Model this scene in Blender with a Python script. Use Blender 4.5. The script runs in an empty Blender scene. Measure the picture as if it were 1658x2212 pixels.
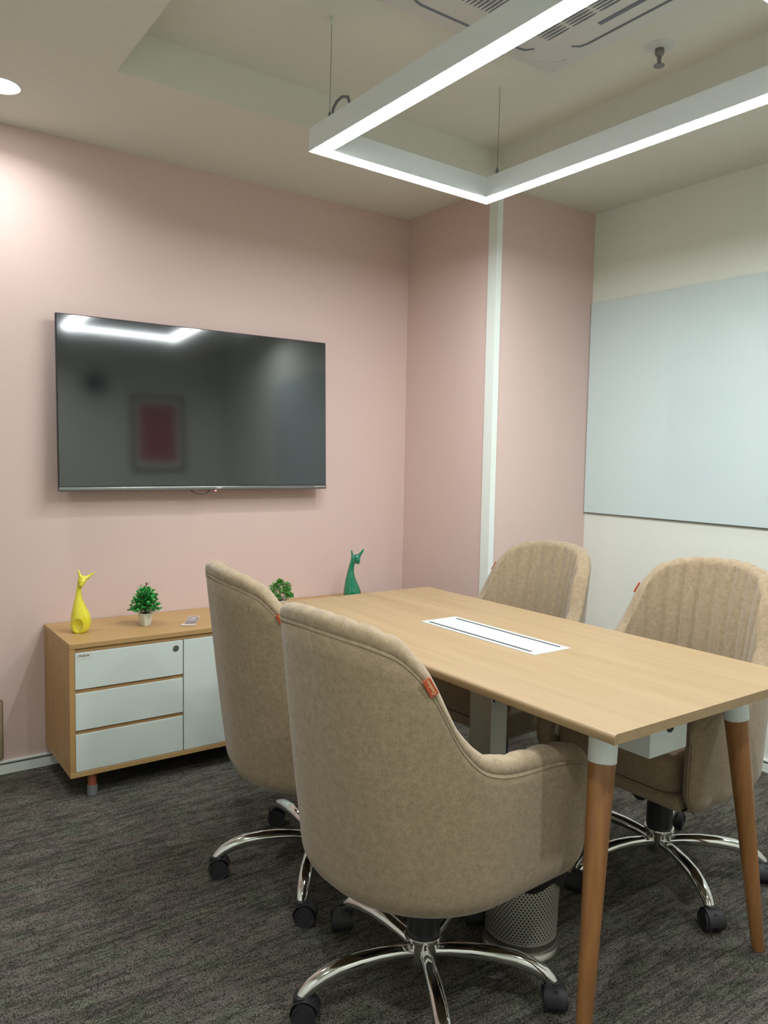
import bpy, bmesh, math, random
from mathutils import Vector, Matrix
from math import sin, cos, pi, sqrt, radians
random.seed(7)
S = bpy.context.scene
col = S.collection

# ---------------------------------------------------------------- camera, world, exposure
CX, CY, CZ = -2.4925, -3.3137, 1.2860
YAW, PITCH, ROLL, FPX = -0.6199, -0.0728, 0.0187, 1685.5
fwd = Vector((-sin(YAW)*cos(PITCH), cos(YAW)*cos(PITCH), sin(PITCH)))
right = Vector((cos(YAW), sin(YAW), 0)); up = right.cross(fwd)
r2 = right*cos(ROLL) + up*sin(ROLL); u2 = -right*sin(ROLL) + up*cos(ROLL)
cd = bpy.data.cameras.new('camera'); cam = bpy.data.objects.new('camera', cd); col.objects.link(cam)
cam.matrix_world = Matrix(((r2.x, u2.x, -fwd.x, CX), (r2.y, u2.y, -fwd.y, CY), (r2.z, u2.z, -fwd.z, CZ), (0, 0, 0, 1)))
cd.sensor_fit = 'VERTICAL'; cd.sensor_height = 36.0; cd.lens = FPX/2212*36.0
cd.clip_start = 0.05; cd.clip_end = 50
S.camera = cam
S.view_settings.view_transform = 'Standard'; S.view_settings.look = 'None'
S.view_settings.gamma = 1.0; S.view_settings.use_curve_mapping = False
S.view_settings.exposure = 1.2
w = bpy.data.worlds.new('world'); S.world = w; w.use_nodes = True
w.node_tree.nodes['Background'].inputs[0].default_value = (0.8, 0.85, 0.9, 1)
w.node_tree.nodes['Background'].inputs[1].default_value = 0.05
FIXTURE_EMIT = 33.0      # linear pendant diffuser
DOWN_EMIT = 25.0         # recessed downlight lens
DOWN_WATTS = 2.2         # beam of each downlight
LIGHT_COL = (0.94, 1.0, 1.03)
DOWN_COL = (1.0, 0.97, 0.88)

# ---------------------------------------------------------------- materials
def srgb(r, g, b):
    f = lambda c: (c/255/12.92) if c/255 <= .04045 else ((c/255+.055)/1.055)**2.4
    return (f(r), f(g), f(b), 1)
class NT:
    def __init__(s, name):
        s.m = bpy.data.materials.new(name); s.m.use_nodes = True; s.t = s.m.node_tree
        s.b = s.t.nodes['Principled BSDF']
    def n(s, typ, **kw):
        x = s.t.nodes.new(typ)
        for k, v in kw.items():
            if k.startswith('i_'):
                x.inputs[k[2:].replace('_', ' ')].default_value = v
            else: setattr(x, k, v)
        return x
    def l(s, a, b): s.t.links.new(a, b)
    def set(s, **kw):
        for k, v in kw.items(): s.b.inputs[k.replace('_', ' ')].default_value = v
def plain(name, c, rough=.5, metal=0, spec=.5, bump=0, bscale=200, **kw):
    t = NT(name); t.set(Base_Color=(*c[:3], 1), Roughness=rough, Metallic=metal)
    t.b.inputs['Specular IOR Level'].default_value = spec
    for k, v in kw.items(): t.b.inputs[k.replace('_', ' ')].default_value = v
    # faint procedural mottling so nothing is a dead flat colour
    tc = t.n('ShaderNodeTexCoord'); no = t.n('ShaderNodeTexNoise', i_Scale=bscale, i_Detail=3)
    t.l(tc.outputs['Object'], no.inputs['Vector'])
    mx = t.n('ShaderNodeMix', data_type='RGBA'); mx.inputs[6].default_value = (*[x*.97 for x in c[:3]], 1)
    mx.inputs[7].default_value = (*[min(1, x*1.03) for x in c[:3]], 1)
    t.l(no.outputs['Fac'], mx.inputs[0]); t.l(mx.outputs[2], t.b.inputs['Base Color'])
    if bump:
        bp = t.n('ShaderNodeBump', i_Strength=bump, i_Distance=.002)
        t.l(no.outputs['Fac'], bp.inputs['Height']); t.l(bp.outputs[0], t.b.inputs['Normal'])
    return t.m
def wood(name, c0, c1, axis, rough=.38, scale=1.0):
    t = NT(name); t.set(Roughness=rough)
    tc = t.n('ShaderNodeTexCoord'); mp = t.n('ShaderNodeMapping')
    sc = [38*scale]*3; sc[axis] = 1.3*scale; mp.inputs['Scale'].default_value = sc
    t.l(tc.outputs['Object'], mp.inputs['Vector'])
    n1 = t.n('ShaderNodeTexNoise', i_Scale=1.0, i_Detail=6, i_Roughness=.6, i_Distortion=.3); t.l(mp.outputs[0], n1.inputs['Vector'])
    mp2 = t.n('ShaderNodeMapping'); sc2 = [9*scale]*3; sc2[axis] = .5*scale; mp2.inputs['Scale'].default_value = sc2
    t.l(tc.outputs['Object'], mp2.inputs['Vector'])
    n2 = t.n('ShaderNodeTexNoise', i_Scale=1.0, i_Detail=3, i_Distortion=1.0); t.l(mp2.outputs[0], n2.inputs['Vector'])
    ad = t.n('ShaderNodeMix', data_type='FLOAT'); ad.inputs[0].default_value = .45
    t.l(n1.outputs['Fac'], ad.inputs[2]); t.l(n2.outputs['Fac'], ad.inputs[3])
    cr = t.n('ShaderNodeValToRGB'); cr.color_ramp.elements[0].position = .3; cr.color_ramp.elements[1].position = .68
    cr.color_ramp.elements[0].color = (*c0[:3], 1); cr.color_ramp.elements[1].color = (*c1[:3], 1)
    t.l(ad.outputs[0], cr.inputs[0]); t.l(cr.outputs[0], t.b.inputs['Base Color'])
    return t.m
def fabric(name, c0, c1):
    t = NT(name); t.set(Roughness=.95); t.b.inputs['Specular IOR Level'].default_value = .15
    t.b.inputs['Sheen Weight'].default_value = .25; t.b.inputs['Sheen Roughness'].default_value = .5
    tc = t.n('ShaderNodeTexCoord')
    n1 = t.n('ShaderNodeTexNoise', i_Scale=260, i_Detail=4, i_Roughness=.7)
    n2 = t.n('ShaderNodeTexNoise', i_Scale=70, i_Detail=2)
    for n_ in (n1, n2): t.l(tc.outputs['Object'], n_.inputs['Vector'])
    ad = t.n('ShaderNodeMix', data_type='FLOAT'); ad.inputs[0].default_value = .35
    t.l(n1.outputs['Fac'], ad.inputs[2]); t.l(n2.outputs['Fac'], ad.inputs[3])
    cr = t.n('ShaderNodeValToRGB'); cr.color_ramp.elements[0].position = .34; cr.color_ramp.elements[1].position = .66
    cr.color_ramp.elements[0].color = (*c0, 1); cr.color_ramp.elements[1].color = (*c1, 1)
    t.l(ad.outputs[0], cr.inputs[0]); t.l(cr.outputs[0], t.b.inputs['Base Color'])
    bp = t.n('ShaderNodeBump', i_Strength=.35, i_Distance=.0015); t.l(ad.outputs[0], bp.inputs['Height']); t.l(bp.outputs[0], t.b.inputs['Normal'])
    return t.m
def emis(name, c, e):
    t = NT(name); t.set(Base_Color=(.9, .9, .9, 1)); t.b.inputs['Emission Color'].default_value = (*c, 1); t.b.inputs['Emission Strength'].default_value = e
    return t.m

M = {}
M['pink'] = plain('pink_paint', (.65, .483, .435), .75, spec=.25, bump=.05, bscale=60)
M['cream'] = plain('cream_paint', (.73, .745, .665), .75, spec=.25, bump=.05, bscale=60)
M['ceil'] = plain('ceiling_paint', (.72, .71, .63), .85, spec=.2, bscale=40)
M['white_trim'] = plain('white_trim', (.76, .80, .75), .4)
M['groove'] = plain('dark_groove', (.10, .10, .09), .7)
M['oak'] = wood('oak_laminate_table', (.265, .172, .083), (.358, .248, .134), 1, rough=.5)
M['oak_x'] = wood('oak_laminate_sideboard', (.40, .235, .090), (.50, .31, .13), 0, rough=.42)
M['oak_z'] = wood('oak_laminate_side', (.37, .21, .075), (.46, .275, .105), 2, rough=.42)
M['oak_dark'] = wood('oak_laminate_edge', (.37, .20, .075), (.46, .27, .11), 0, rough=.45)
M['teak'] = wood('varnished_teak_leg', (.165, .062, .022), (.36, .165, .055), 2, rough=.3, scale=1.0)
M['fabric'] = fabric('taupe_fabric', (.222, .162, .100), (.362, .272, .172))
M['fabric_dark'] = plain('stitch_thread', (.20, .16, .11), .9)
M['chrome'] = plain('chrome', (.72, .72, .71), .07, metal=1)
M['hubmetal'] = plain('satin_metal', (.66, .65, .62), .2, metal=1)
M['black'] = plain('black_plastic', (.018, .017, .020), .45)
M['castor'] = plain('caster_plastic', (.022, .021, .024), .55)
M['white_lacq'] = plain('white_lacquer', (.62, .67, .61), .35)
M['white_metal'] = plain('white_metal', (.70, .74, .72), .4)
M['greige_metal'] = plain('pale_grey_metal', (.64, .64, .57), .45)
M['alu'] = plain('painted_aluminium', (.78, .82, .83), .45)
M['plate'] = plain('white_plate', (.48, .52, .50), .35)
M['dark'] = plain('dark_gap', (.012, .014, .016), .6)
M['glassboard'] = plain('white_glass_board', (.58, .67, .665), .03, spec=.5)
M['screen'] = plain('matte_screen', (.012, .014, .015), .075, spec=.5)
M['screen'].node_tree.nodes['Principled BSDF'].inputs['IOR'].default_value = 1.9
M['bezel'] = plain('screen_bezel', (.02, .02, .02), .35)
M['chin'] = plain('screen_lower_bar', (.22, .22, .21), .28, metal=.8)
M['text_white'] = plain('white_lettering', (.85, .85, .85), .5)
M['text_black'] = plain('black_lettering', (.02, .02, .02), .5)
M['red_led'] = emis('red_indicator', (1, .05, .1), 3)
M['orange'] = plain('orange_leather_tag', (.42, .07, .02), .5)
M['orange_edge'] = plain('gold_tag', (.78, .55, .30), .45)
M['yellow'] = plain('yellow_glaze', (.72, .62, .035), .08, spec=.6, **{'Coat Weight': .6})
M['green'] = plain('green_glaze', (.004, .17, .085), .08, spec=.6, **{'Coat Weight': .6})
M['leaf'] = plain('bright_green_leaf', (.025, .30, .05), .4, bscale=30)
M['leaf2'] = plain('fresh_green_leaf', (.055, .25, .03), .5, bscale=30)
M['stem'] = plain('brown_stem', (.12, .06, .03), .6)
M['pot'] = plain('white_ceramic', (.70, .68, .58), .4)
M['copper'] = plain('copper_paint', (.30, .085, .040), .35, metal=.3)
M['steel'] = plain('brushed_steel', (.5, .48, .44), .3, metal=1)
M['bag'] = plain('black_bin_liner', (.012, .011, .013), .3)
M['ac'] = plain('ac_plastic', (.66, .66, .64), .5)
M['acslot'] = plain('ac_slot_shadow', (.16, .18, .22), .6)
M['sprk'] = plain('sprinkler_metal', (.22, .21, .21), .4, metal=.6)
M['tan'] = plain('tan_laminate', (.33, .25, .16), .5)
M['cable'] = plain('grey_cable', (.16, .18, .18), .5)
M['wire'] = plain('steel_wire', (.25, .25, .22), .4, metal=.7)
M['lens'] = emis('linear_diffuser', LIGHT_COL, FIXTURE_EMIT)
M['dlens'] = emis('downlight_lens', LIGHT_COL, DOWN_EMIT)
M['art_red'] = plain('art_print', (.45, .06, .05), .6)
M['paper'] = plain('paper', (.7, .68, .62), .7)
M['card'] = plain('dark_card', (.11, .085, .08), .5)
M['seal'] = plain('frosted_seal', (.62, .52, .47), .3)
t = NT('clear_film'); t.set(Base_Color=(.85, .8, .8, 1), Roughness=.12, Alpha=.14); M['film'] = t.m

# carpet: grey loop pile, broken ribs along x, mottled colour
t = NT('carpet'); t.set(Roughness=1.0); t.b.inputs['Specular IOR Level'].default_value = .1
tc = t.n('ShaderNodeTexCoord')
def nz(sc, det, dist=0, rough=.6):
    mp = t.n('ShaderNodeMapping'); mp.inputs['Scale'].default_value = sc; t.l(tc.outputs['Object'], mp.inputs[0])
    n_ = t.n('ShaderNodeTexNoise', i_Scale=1.0, i_Detail=det, i_Roughness=rough, i_Distortion=dist); t.l(mp.outputs[0], n_.inputs['Vector']); return n_.outputs['Fac']
def mth(op, a, b=None, c=None):
    m_ = t.n('ShaderNodeMath', operation=op)
    for i_, v_ in enumerate((a, b, c)):
        if v_ is None: continue
        if isinstance(v_, (int, float)): m_.inputs[i_].default_value = v_
        else: t.l(v_, m_.inputs[i_])
    return m_.outputs[0]
rib = nz((3.0, 30, 1), 4, .35, .55); mott = nz((22, 34, 1), 5, .3, .65); big = nz((6, 9, 1), 3, .4); hue = nz((9, 14, 3), 3)
line = mth('MINIMUM', mth('MULTIPLY', mth('ABSOLUTE', mth('SUBTRACT', rib, .5)), 22), 1.0)      # 0 on a rib, 1 between
vor = t.n('ShaderNodeTexVoronoi', i_Scale=300); t.l(tc.outputs['Object'], vor.inputs['Vector'])
tuft = mth('SUBTRACT', 1.25, mth('MULTIPLY', vor.outputs['Distance'], 1.15))
val = mth('ADD', mth('MULTIPLY', mott, .7), mth('MULTIPLY', big, .45))
val = mth('MULTIPLY', val, mth('MULTIPLY_ADD', line, .42, .58))
val = mth('MULTIPLY', val, tuft)
cr = t.n('ShaderNodeValToRGB'); e = cr.color_ramp.elements
e[0].position = .15; e[0].color = (.030, .027, .024, 1); e[1].position = .78; e[1].color = (.245, .235, .195, 1)
x = e.new(.42); x.color = (.122, .116, .096, 1)
t.l(val, cr.inputs[0])
hr = t.n('ShaderNodeValToRGB'); hr.color_ramp.elements[0].position = .40; hr.color_ramp.elements[1].position = .62
hr.color_ramp.elements[0].color = (1.08, .96, 1.02, 1); hr.color_ramp.elements[1].color = (.96, 1.02, .94, 1); t.l(hue, hr.inputs[0])
mm = t.n('ShaderNodeMix', data_type='RGBA', blend_type='MULTIPLY'); mm.inputs[0].default_value = 1
t.l(cr.outputs[0], mm.inputs[6]); t.l(hr.outputs[0], mm.inputs[7]); t.l(mm.outputs[2], t.b.inputs['Base Color'])
bp = t.n('ShaderNodeBump', i_Strength=.55, i_Distance=.004); t.l(val, bp.inputs['Height']); t.l(bp.outputs[0], t.b.inputs['Normal'])
M['carpet'] = t.m

# perforated steel: dots from UV cells (staggered)
t = NT('perforated_steel'); t.set(Metallic=.6, Roughness=.36)
uv = t.n('ShaderNodeUVMap'); uv.uv_map = 'cells'
def dots(off):
    mpp = t.n('ShaderNodeVectorMath', operation='ADD'); mpp.inputs[1].default_value = (off, off, 0); t.l(uv.outputs[0], mpp.inputs[0])
    fr = t.n('ShaderNodeVectorMath', operation='FRACTION'); t.l(mpp.outputs[0], fr.inputs[0])
    su = t.n('ShaderNodeVectorMath', operation='SUBTRACT'); su.inputs[1].default_value = (.5, .5, 0); t.l(fr.outputs[0], su.inputs[0])
    mu = t.n('ShaderNodeVectorMath', operation='MULTIPLY'); mu.inputs[1].default_value = (.68, 1, 0); t.l(su.outputs[0], mu.inputs[0])
    ln = t.n('ShaderNodeVectorMath', operation='LENGTH'); t.l(mu.outputs[0], ln.inputs[0])
    lt = t.n('ShaderNodeMath', operation='LESS_THAN'); t.l(ln.outputs['Value'], lt.inputs[0]); lt.inputs[1].default_value = .165
    return lt
a, b = dots(0), dots(.5)
mxx = t.n('ShaderNodeMath', operation='MAXIMUM'); t.l(a.outputs[0], mxx.inputs[0]); t.l(b.outputs[0], mxx.inputs[1])
sx = t.n('ShaderNodeSeparateXYZ'); t.l(uv.outputs[0], sx.inputs[0])
lo = t.n('ShaderNodeMath', operation='GREATER_THAN'); t.l(sx.outputs[1], lo.inputs[0]); lo.inputs[1].default_value = 0.0
mk = t.n('ShaderNodeMath', operation='MULTIPLY'); t.l(mxx.outputs[0], mk.inputs[0]); t.l(lo.outputs[0], mk.inputs[1])
mc = t.n('ShaderNodeMix', data_type='RGBA'); mc.inputs[6].default_value = (.55, .52, .46, 1); mc.inputs[7].default_value = (.01, .01, .01, 1)
t.l(mk.outputs[0], mc.inputs[0]); t.l(mc.outputs[2], t.b.inputs['Base Color'])
iv = t.n('ShaderNodeMath', operation='SUBTRACT'); iv.inputs[0].default_value = .6; t.l(mk.outputs[0], iv.inputs[1]); t.l(iv.outputs[0], t.b.inputs['Metallic'])
M['perf'] = t.m

# ---------------------------------------------------------------- helpers
def obj(name, bm, m, parent=None, smooth=False, loc=None):
    me = bpy.data.meshes.new(name); bm.normal_update(); bm.to_mesh(me); bm.free()
    if smooth:
        for f in me.polygons: f.use_smooth = True
        if smooth != 'all':
            try: me.set_sharp_from_angle(angle=radians(38))
            except Exception: pass
    me.materials.append(M[m] if isinstance(m, str) else m)
    o = bpy.data.objects.new(name, me); col.objects.link(o)
    if loc is not None: o.location = loc
    if parent: o.parent = parent
    return o
def tag(o, label, cat, group=None):
    o['label'] = label; o['category'] = cat
    if group: o['group'] = group
    return o
def thing(name, label, cat, loc=(0, 0, 0), rz=0, group=None):
    o = bpy.data.objects.new(name, None); col.objects.link(o); o.empty_display_size = .05
    o.location = loc; o.rotation_euler = (0, 0, rz); return tag(o, label, cat, group)
def struct(name, bm, m, **k):
    o = obj(name, bm, m, **k); o['kind'] = 'structure'; return o
def bx(bm, x0, x1, y0, y1, z0, z1, bev=0, seg=2):
    r = bmesh.ops.create_cube(bm, size=1)
    vs = r['verts']
    for v in vs:
        v.co = Vector(((x0+x1)/2+v.co.x*(x1-x0), (y0+y1)/2+v.co.y*(y1-y0), (z0+z1)/2+v.co.z*(z1-z0)))
    if bev:
        es = list({e for v in vs for e in v.link_edges})
        bmesh.ops.bevel(bm, geom=es, offset=bev, segments=seg, profile=.5, affect='EDGES')
    return bm
def box(*a, **k): return bx(bmesh.new(), *a, **k)
def lathe(bm, prof, n=32, c=(0, 0, 0), cap=True):
    rings = []
    for r, z in prof:
        rings.append([bm.verts.new((c[0]+max(r, 1e-5)*cos(2*pi*i/n), c[1]+max(r, 1e-5)*sin(2*pi*i/n), c[2]+z)) for i in range(n)])
    for a, b in zip(rings, rings[1:]):
        for i in range(n): bm.faces.new((a[i], a[(i+1) % n], b[(i+1) % n], b[i]))
    if cap:
        bm.faces.new(rings[0][::-1]); bm.faces.new(rings[-1])
    return rings
def tube(bm, pts, radii, n=12, cap=True, squash=1.0, upv=Vector((0, 0, 1))):
    pts = [Vector(p) for p in pts]
    if not hasattr(radii, '__len__'): radii = [radii]*len(pts)
    rings = []
    for i, p in enumerate(pts):
        d = (pts[min(i+1, len(pts)-1)]-pts[max(i-1, 0)]).normalized()
        s = d.cross(upv)
        if s.length < 1e-4: s = d.cross(Vector((0, 1, 0)))
        s.normalize(); u = s.cross(d).normalized()
        rings.append([bm.verts.new(p+s*radii[i]*cos(2*pi*k/n)+u*radii[i]*squash*sin(2*pi*k/n)) for k in range(n)])
    for a, b in zip(rings, rings[1:]):
        for k in range(n): bm.faces.new((a[k], a[(k+1) % n], b[(k+1) % n], b[k]))
    if cap: bm.faces.new(rings[0][::-1]); bm.faces.new(rings[-1])
    bmesh.ops.recalc_face_normals(bm, faces=bm.faces)
    return rings
def lerp(a, b, t): return a+(b-a)*t
def interp(tab, x):
    if x <= tab[0][0]: return tab[0][1]
    for (x0, y0), (x1, y1) in zip(tab, tab[1:]):
        if x <= x1:
            t = (x-x0)/(x1-x0); return y0+(y1-y0)*t
    return tab[-1][1]
def smooth_tab(tab, n=60, it=6):
    x0, x1 = tab[0][0], tab[-1][0]
    ys = [interp(tab, x0+(x1-x0)*i/(n-1)) for i in range(n)]
    for _ in range(it): ys = [ys[0]]+[(ys[i-1]+2*ys[i]+ys[i+1])/4 for i in range(1, n-1)]+[ys[-1]]
    return [(x0+(x1-x0)*i/(n-1), y) for i, y in enumerate(ys)]
def letters(name, s, size, m, parent, loc, rot, ext=.0004, align='CENTER', shear=0):
    cu = bpy.data.curves.new(name, 'FONT'); cu.body = s; cu.size = size; cu.extrude = ext; cu.align_x = align; cu.align_y = 'CENTER'; cu.shear = shear
    cu.resolution_u = 3
    tmp = bpy.data.objects.new(name, cu); col.objects.link(tmp)
    dg = bpy.context.evaluated_depsgraph_get(); me = bpy.data.meshes.new_from_object(tmp.evaluated_get(dg))
    bpy.data.objects.remove(tmp)
    me.materials.clear(); me.materials.append(M[m])
    o = bpy.data.objects.new(name, me); col.objects.link(o); o.parent = parent
    o.location = loc; o.rotation_euler = rot
    return o
def copy_tree(o, parent=None):
    c = o.copy(); col.objects.link(c); c.parent = parent
    for ch in list(o.children): copy_tree(ch, c)
    return c

# ---------------------------------------------------------------- room shell
H, HT = 2.5034, 2.646            # soffit height, tray ceiling height
B, CC = .6629, .6619             # corner column size
XL, YF = -3.15, -4.0             # left wall, front wall (behind the camera)
TX0, TX1, TY0, TY1 = -1.70, -.031, -2.75, -.675   # ceiling tray opening
T = .12
struct('floor', box(XL-T, CC+T, YF-T, T, -.1, 0), 'carpet')
struct('wall_back', box(XL, 0, 0, T, 0, H+.3), 'pink')
struct('wall_corner', box(0, CC+T, -B, T, 0, H+.3), 'pink')
struct('wall_right', box(CC, CC+T, YF, -B, 0, H+.3), 'cream')
struct('wall_left', box(XL-T, XL, YF-T, T, 0, H+.3), 'cream')
struct('wall_front', box(XL, CC+T, YF-T, YF, 0, H+.3), 'cream')
bm = bmesh.new()
bx(bm, XL, TX0, YF, 0, H, H+.3); bx(bm, TX1, CC, YF, 0, H, H+.3)
bx(bm, TX0, TX1, YF, TY0, H, H+.3); bx(bm, TX0, TX1, TY1, 0, H, H+.3)
bx(bm, TX0, TX1, TY0, TY1, HT, H+.3)
struct('ceiling', bm, 'ceil')
# white corner trim on the column edge
bm = bmesh.new(); bx(bm, -.006, .026, -B-.006, -B, 0, H); bx(bm, -.006, 0, -B, -B+.050, 0, H)
struct('trim_1', bm, 'white_trim')
def skirting(name, pts):
    # pts: polyline on the wall face, inside on the left of travel; profile: board, dark groove, lip
    bm = bmesh.new(); bg = bmesh.new()
    for (x0, y0, x1, y1, nx, ny) in pts:
        def bar(b, z0, z1, th):
            xa, xb = sorted((x0, x1)); ya, yb = sorted((y0, y1))
            if nx: xa, xb = sorted((x0, x0+nx*th))
            if ny: ya, yb = sorted((y0, y0+ny*th))
            bx(b, xa, xb, ya, yb, z0, z1)
        bar(bm, 0, .036, .012); bar(bm, .0445, .051, .012); bar(bm, .036, .0445, .004)
    o = struct(name, bm, 'white_trim')
    me = o.data; me.materials.append(M['groove'])
    for p in me.polygons:
        if .0365 < sum(me.vertices[i].co.z for i in p.vertices)/len(p.vertices) < .044 and len({round(me.vertices[i].co.z, 4) for i in p.vertices}) == 2 and p.area > 0:
            zs = [me.vertices[i].co.z for i in p.vertices]
            if min(zs) > .0355 and max(zs) < .045: p.material_index = 1
skirting('baseboard_back', [(XL, 0, 0, 0, 0, -1)])
skirting('baseboard_corner', [(0, 0, 0, -B, -1, 0), (0, -B, CC, -B, 0, -1)])
skirting('baseboard_right', [(CC, -B, CC, YF, -1, 0)])

# ---------------------------------------------------------------- pendant light
PX0, PY0 = -1.196, -1.041
pl = thing('pendant_light', 'rectangular white aluminium linear pendant light hung over the table', 'light', (PX0, PY0, 2.26))
pl.rotation_euler = (0, radians(.75), radians(.55))
PW, PL, BW, PH = .785, 1.385, .056, .074
bm = bmesh.new()
def ring_bar(bm, z0, z1, i0, i1):
    # closed rectangular frame between inset i0 and i1
    o = [(i0, -i0), (PW-i0, -i0), (PW-i0, -PL+i0), (i0, -PL+i0)]
    n = [(i1, -i1), (PW-i1, -i1), (PW-i1, -PL+i1), (i1, -PL+i1)]
    V = [[bm.verts.new((x, y, z)) for x, y in q] for q, z in ((o, z0), (n, z0), (n, z1), (o, z1))]
    for k in range(4):
        a, b = V[k], V[(k+1) % 4]
        for j in range(4): bm.faces.new((a[j], a[(j+1) % 4], b[(j+1) % 4], b[j]))
    bmesh.ops.recalc_face_normals(bm, faces=bm.faces)
ring_bar(bm, .0012, PH, 0, BW)
obj('housing', bm, 'alu', pl)
bm = bmesh.new(); ring_bar(bm, 0, .0012, .0025, BW-.0025)
obj('diffuser', bm, 'lens', pl)
for (x, y) in ((.018, -.094), (PW-.045, -.10), (.018, -PL+.1), (PW-.045, -PL+.1)):
    bm = bmesh.new(); tube(bm, [(x, y, PH), (x, y, PH+.30)], .0011, n=6)
    wr = obj('suspension_wire', bm, 'wire', pl)
    bm = bmesh.new(); lathe(bm, [(.0055, 0), (.0055, .014), (.002, .026)], 12, (x, y, PH)); obj('wire_grip', bm, 'cable', wr, smooth=True)
    bm = bmesh.new(); lathe(bm, [(.003, 0), (.0055, .004), (.0055, .020)], 12, (x, y, PH+.290)); obj('ceiling_anchor', bm, 'greige_metal', wr, smooth=True)
bm = bmesh.new()
tube(bm, [(.008, -.125, PH), (.008, -.13, PH+.020), (.009, -.15, PH+.036), (.012, -.175, PH+.042), (.016, -.20, PH+.034), (.018, -.215, PH)], .0045, n=8)
obj('power_cord', bm, 'cable', pl, smooth=True)

# ---------------------------------------------------------------- downlights
def downlight(x, y, label, watts=DOWN_WATTS, z=H):
    d = thing('downlight', label, 'light', (x, y, z), 0, 'recessed round downlights')
    bm = bmesh.new(); lathe(bm, [(.052, .0), (.064, -.004), (.066, 0)], 40, cap=False); obj('trim_ring', bm, 'white_trim', d, smooth=True)
    bm = bmesh.new(); lathe(bm, [(.052, -.0035), (.03, -.0045), (0, -.005)], 40, cap=False); obj('lens', bm, 'dlens', d, smooth=True)
    ld = bpy.data.lights.new('downlight_beam', 'AREA'); ld.shape = 'DISK'; ld.size = .09; ld.energy = watts; ld.color = LIGHT_COL; ld.spread = radians(150)
    lo = bpy.data.objects.new('downlight_beam', ld); col.objects.link(lo); lo.parent = d; lo.location = (0, 0, -.008)
downlight(-1.985, -.335, 'glowing round downlight recessed in the ceiling at the upper left above the pink wall')
downlight(.30, -2.72, 'round recessed downlight mirrored in the top edge of the television', 4.5)
downlight(-2.45, -2.75, 'unseen fill lamp added in the ceiling above and to the left of the viewer', 5.5)  # unseen lamp, added as fill from the camera side
downlight(-1.30, -3.40, 'added fill lamp in the ceiling behind the viewer, out of view', 5.5)  # extra fill added behind the camera to brighten the near chair backs

# ---------------------------------------------------------------- ceiling air conditioner
AX, AY = -.818, -1.75
ac = thing('ceiling_air_conditioner', 'white four-way cassette air conditioner set in the raised ceiling', 'air conditioner', (AX, AY, HT))
bm = box(-.42, .42, -.42, .42, -.026, -.002, bev=.009)
obj('panel', bm, 'ac', ac, smooth=True)
for sx in (1, -1):
    for sy in (1, -1):
        arc = [(sx*(.31+.07*cos(a*pi/16)), sy*(.31+.07*sin(a*pi/16)), -.0265) for a in range(9)]
        bm = bmesh.new(); tube(bm, arc, .0022, n=6); obj('corner_seam', bm, 'greige_metal', ac)

def slot(w0, w1, off, rot):
    bm = bmesh.new()
    tube(bm, [(w0-.03, off-.028, -.0262), (w0-.012, off-.006, -.0265), (w0+.012, off, -.0268), (w1-.012, off, -.0268), (w1+.012, off-.006, -.0265), (w1+.03, off-.028, -.0262)], [.004, .005, .0045, .0045, .005, .004], n=8, squash=.5)
    bmesh.ops.rotate(bm, verts=bm.verts, cent=(0, 0, 0), matrix=Matrix.Rotation(rot, 3, 'Z'))
    return bm
for k in range(4):
    f = obj('air_flap', slot(-.215, .215, .357, k*pi/2), 'acslot', ac)
bm = bmesh.new()
for i in range(33):
    for j in range(6):
        x = -.24+i*.015; y = .270-j*.104
        r = bmesh.ops.create_circle(bm, cap_ends=True, radius=1, segments=12)
        for v in r['verts']: v.co = Vector((x+v.co.x*.0042, y-.048+v.co.y*.048, -.0268))
g = bmesh.ops.extrude_face_region(bm, geom=list(bm.faces)); 
for v in [q for q in g['geom'] if isinstance(q, bmesh.types.BMVert)]: v.co.z += .002
obj('grille', bm, 'acslot', ac)
bm = box(.285, .303, -.10, .105, -.0275, -.024, bev=.001); obj('display', bm, M['dark'] if False else 'acslot', ac)

# sprinkler
sp = thing('fire_sprinkler', 'small pendent fire sprinkler head with round rosette on the raised ceiling', 'sprinkler', (-.222, -1.646, HT))
bm = bmesh.new(); lathe(bm, [(.045, 0), (.044, -.003), (.034, -.005), (.033, -.009), (.0, -.009)], 40); obj('rosette', bm, 'ac', sp, smooth=True)
bm = bmesh.new(); lathe(bm, [(.014, -.008), (.015, -.02), (.013, -.028), (.007, -.033), (.006, -.056), (.003, -.060)], 20); obj('head', bm, 'sprk', sp, smooth=True)
bm = bmesh.new(); lathe(bm, [(.004, -.058), (.018, -.061), (.018, -.063), (.0, -.064)], 24); obj('deflector', bm, 'sprk', sp, smooth=True)

# ---------------------------------------------------------------- television
TVX0, TVX1, TVZ0, TVZ1 = -1.7576, -.5374, 1.1197, 1.815
tv = thing('television', 'large black flat-screen television mounted on the pink wall', 'television', (TVX0, -.0931, TVZ0))
tv.rotation_euler = (math.atan2(-.0225, TVZ1-TVZ0), 0, 0)
W_, H_ = TVX1-TVX0, TVZ1-TVZ0
bm = box(0, W_, 0.0015, .018, 0, H_, bev=.003); obj('frame', bm, 'bezel', tv, smooth=True)
bm = box(.0035, W_-.0035, 0.0, .003, .020, H_-.0035); obj('screen', bm, 'screen', tv)
bm = box(.30, W_-.30, .018, .055, .05, .42, bev=.008); obj('rear_housing', bm, 'bezel', tv)
bm = box(0, W_, -.0035, .014, -.001, .018, bev=.0045, seg=3); obj('lower_bar', bm, 'chin', tv, smooth=True)
letters('brand_lettering', 'acer', .0145, 'text_white', tv, (.668, -.0045, .0105), (pi/2, 0, 0), shear=.25)
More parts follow.
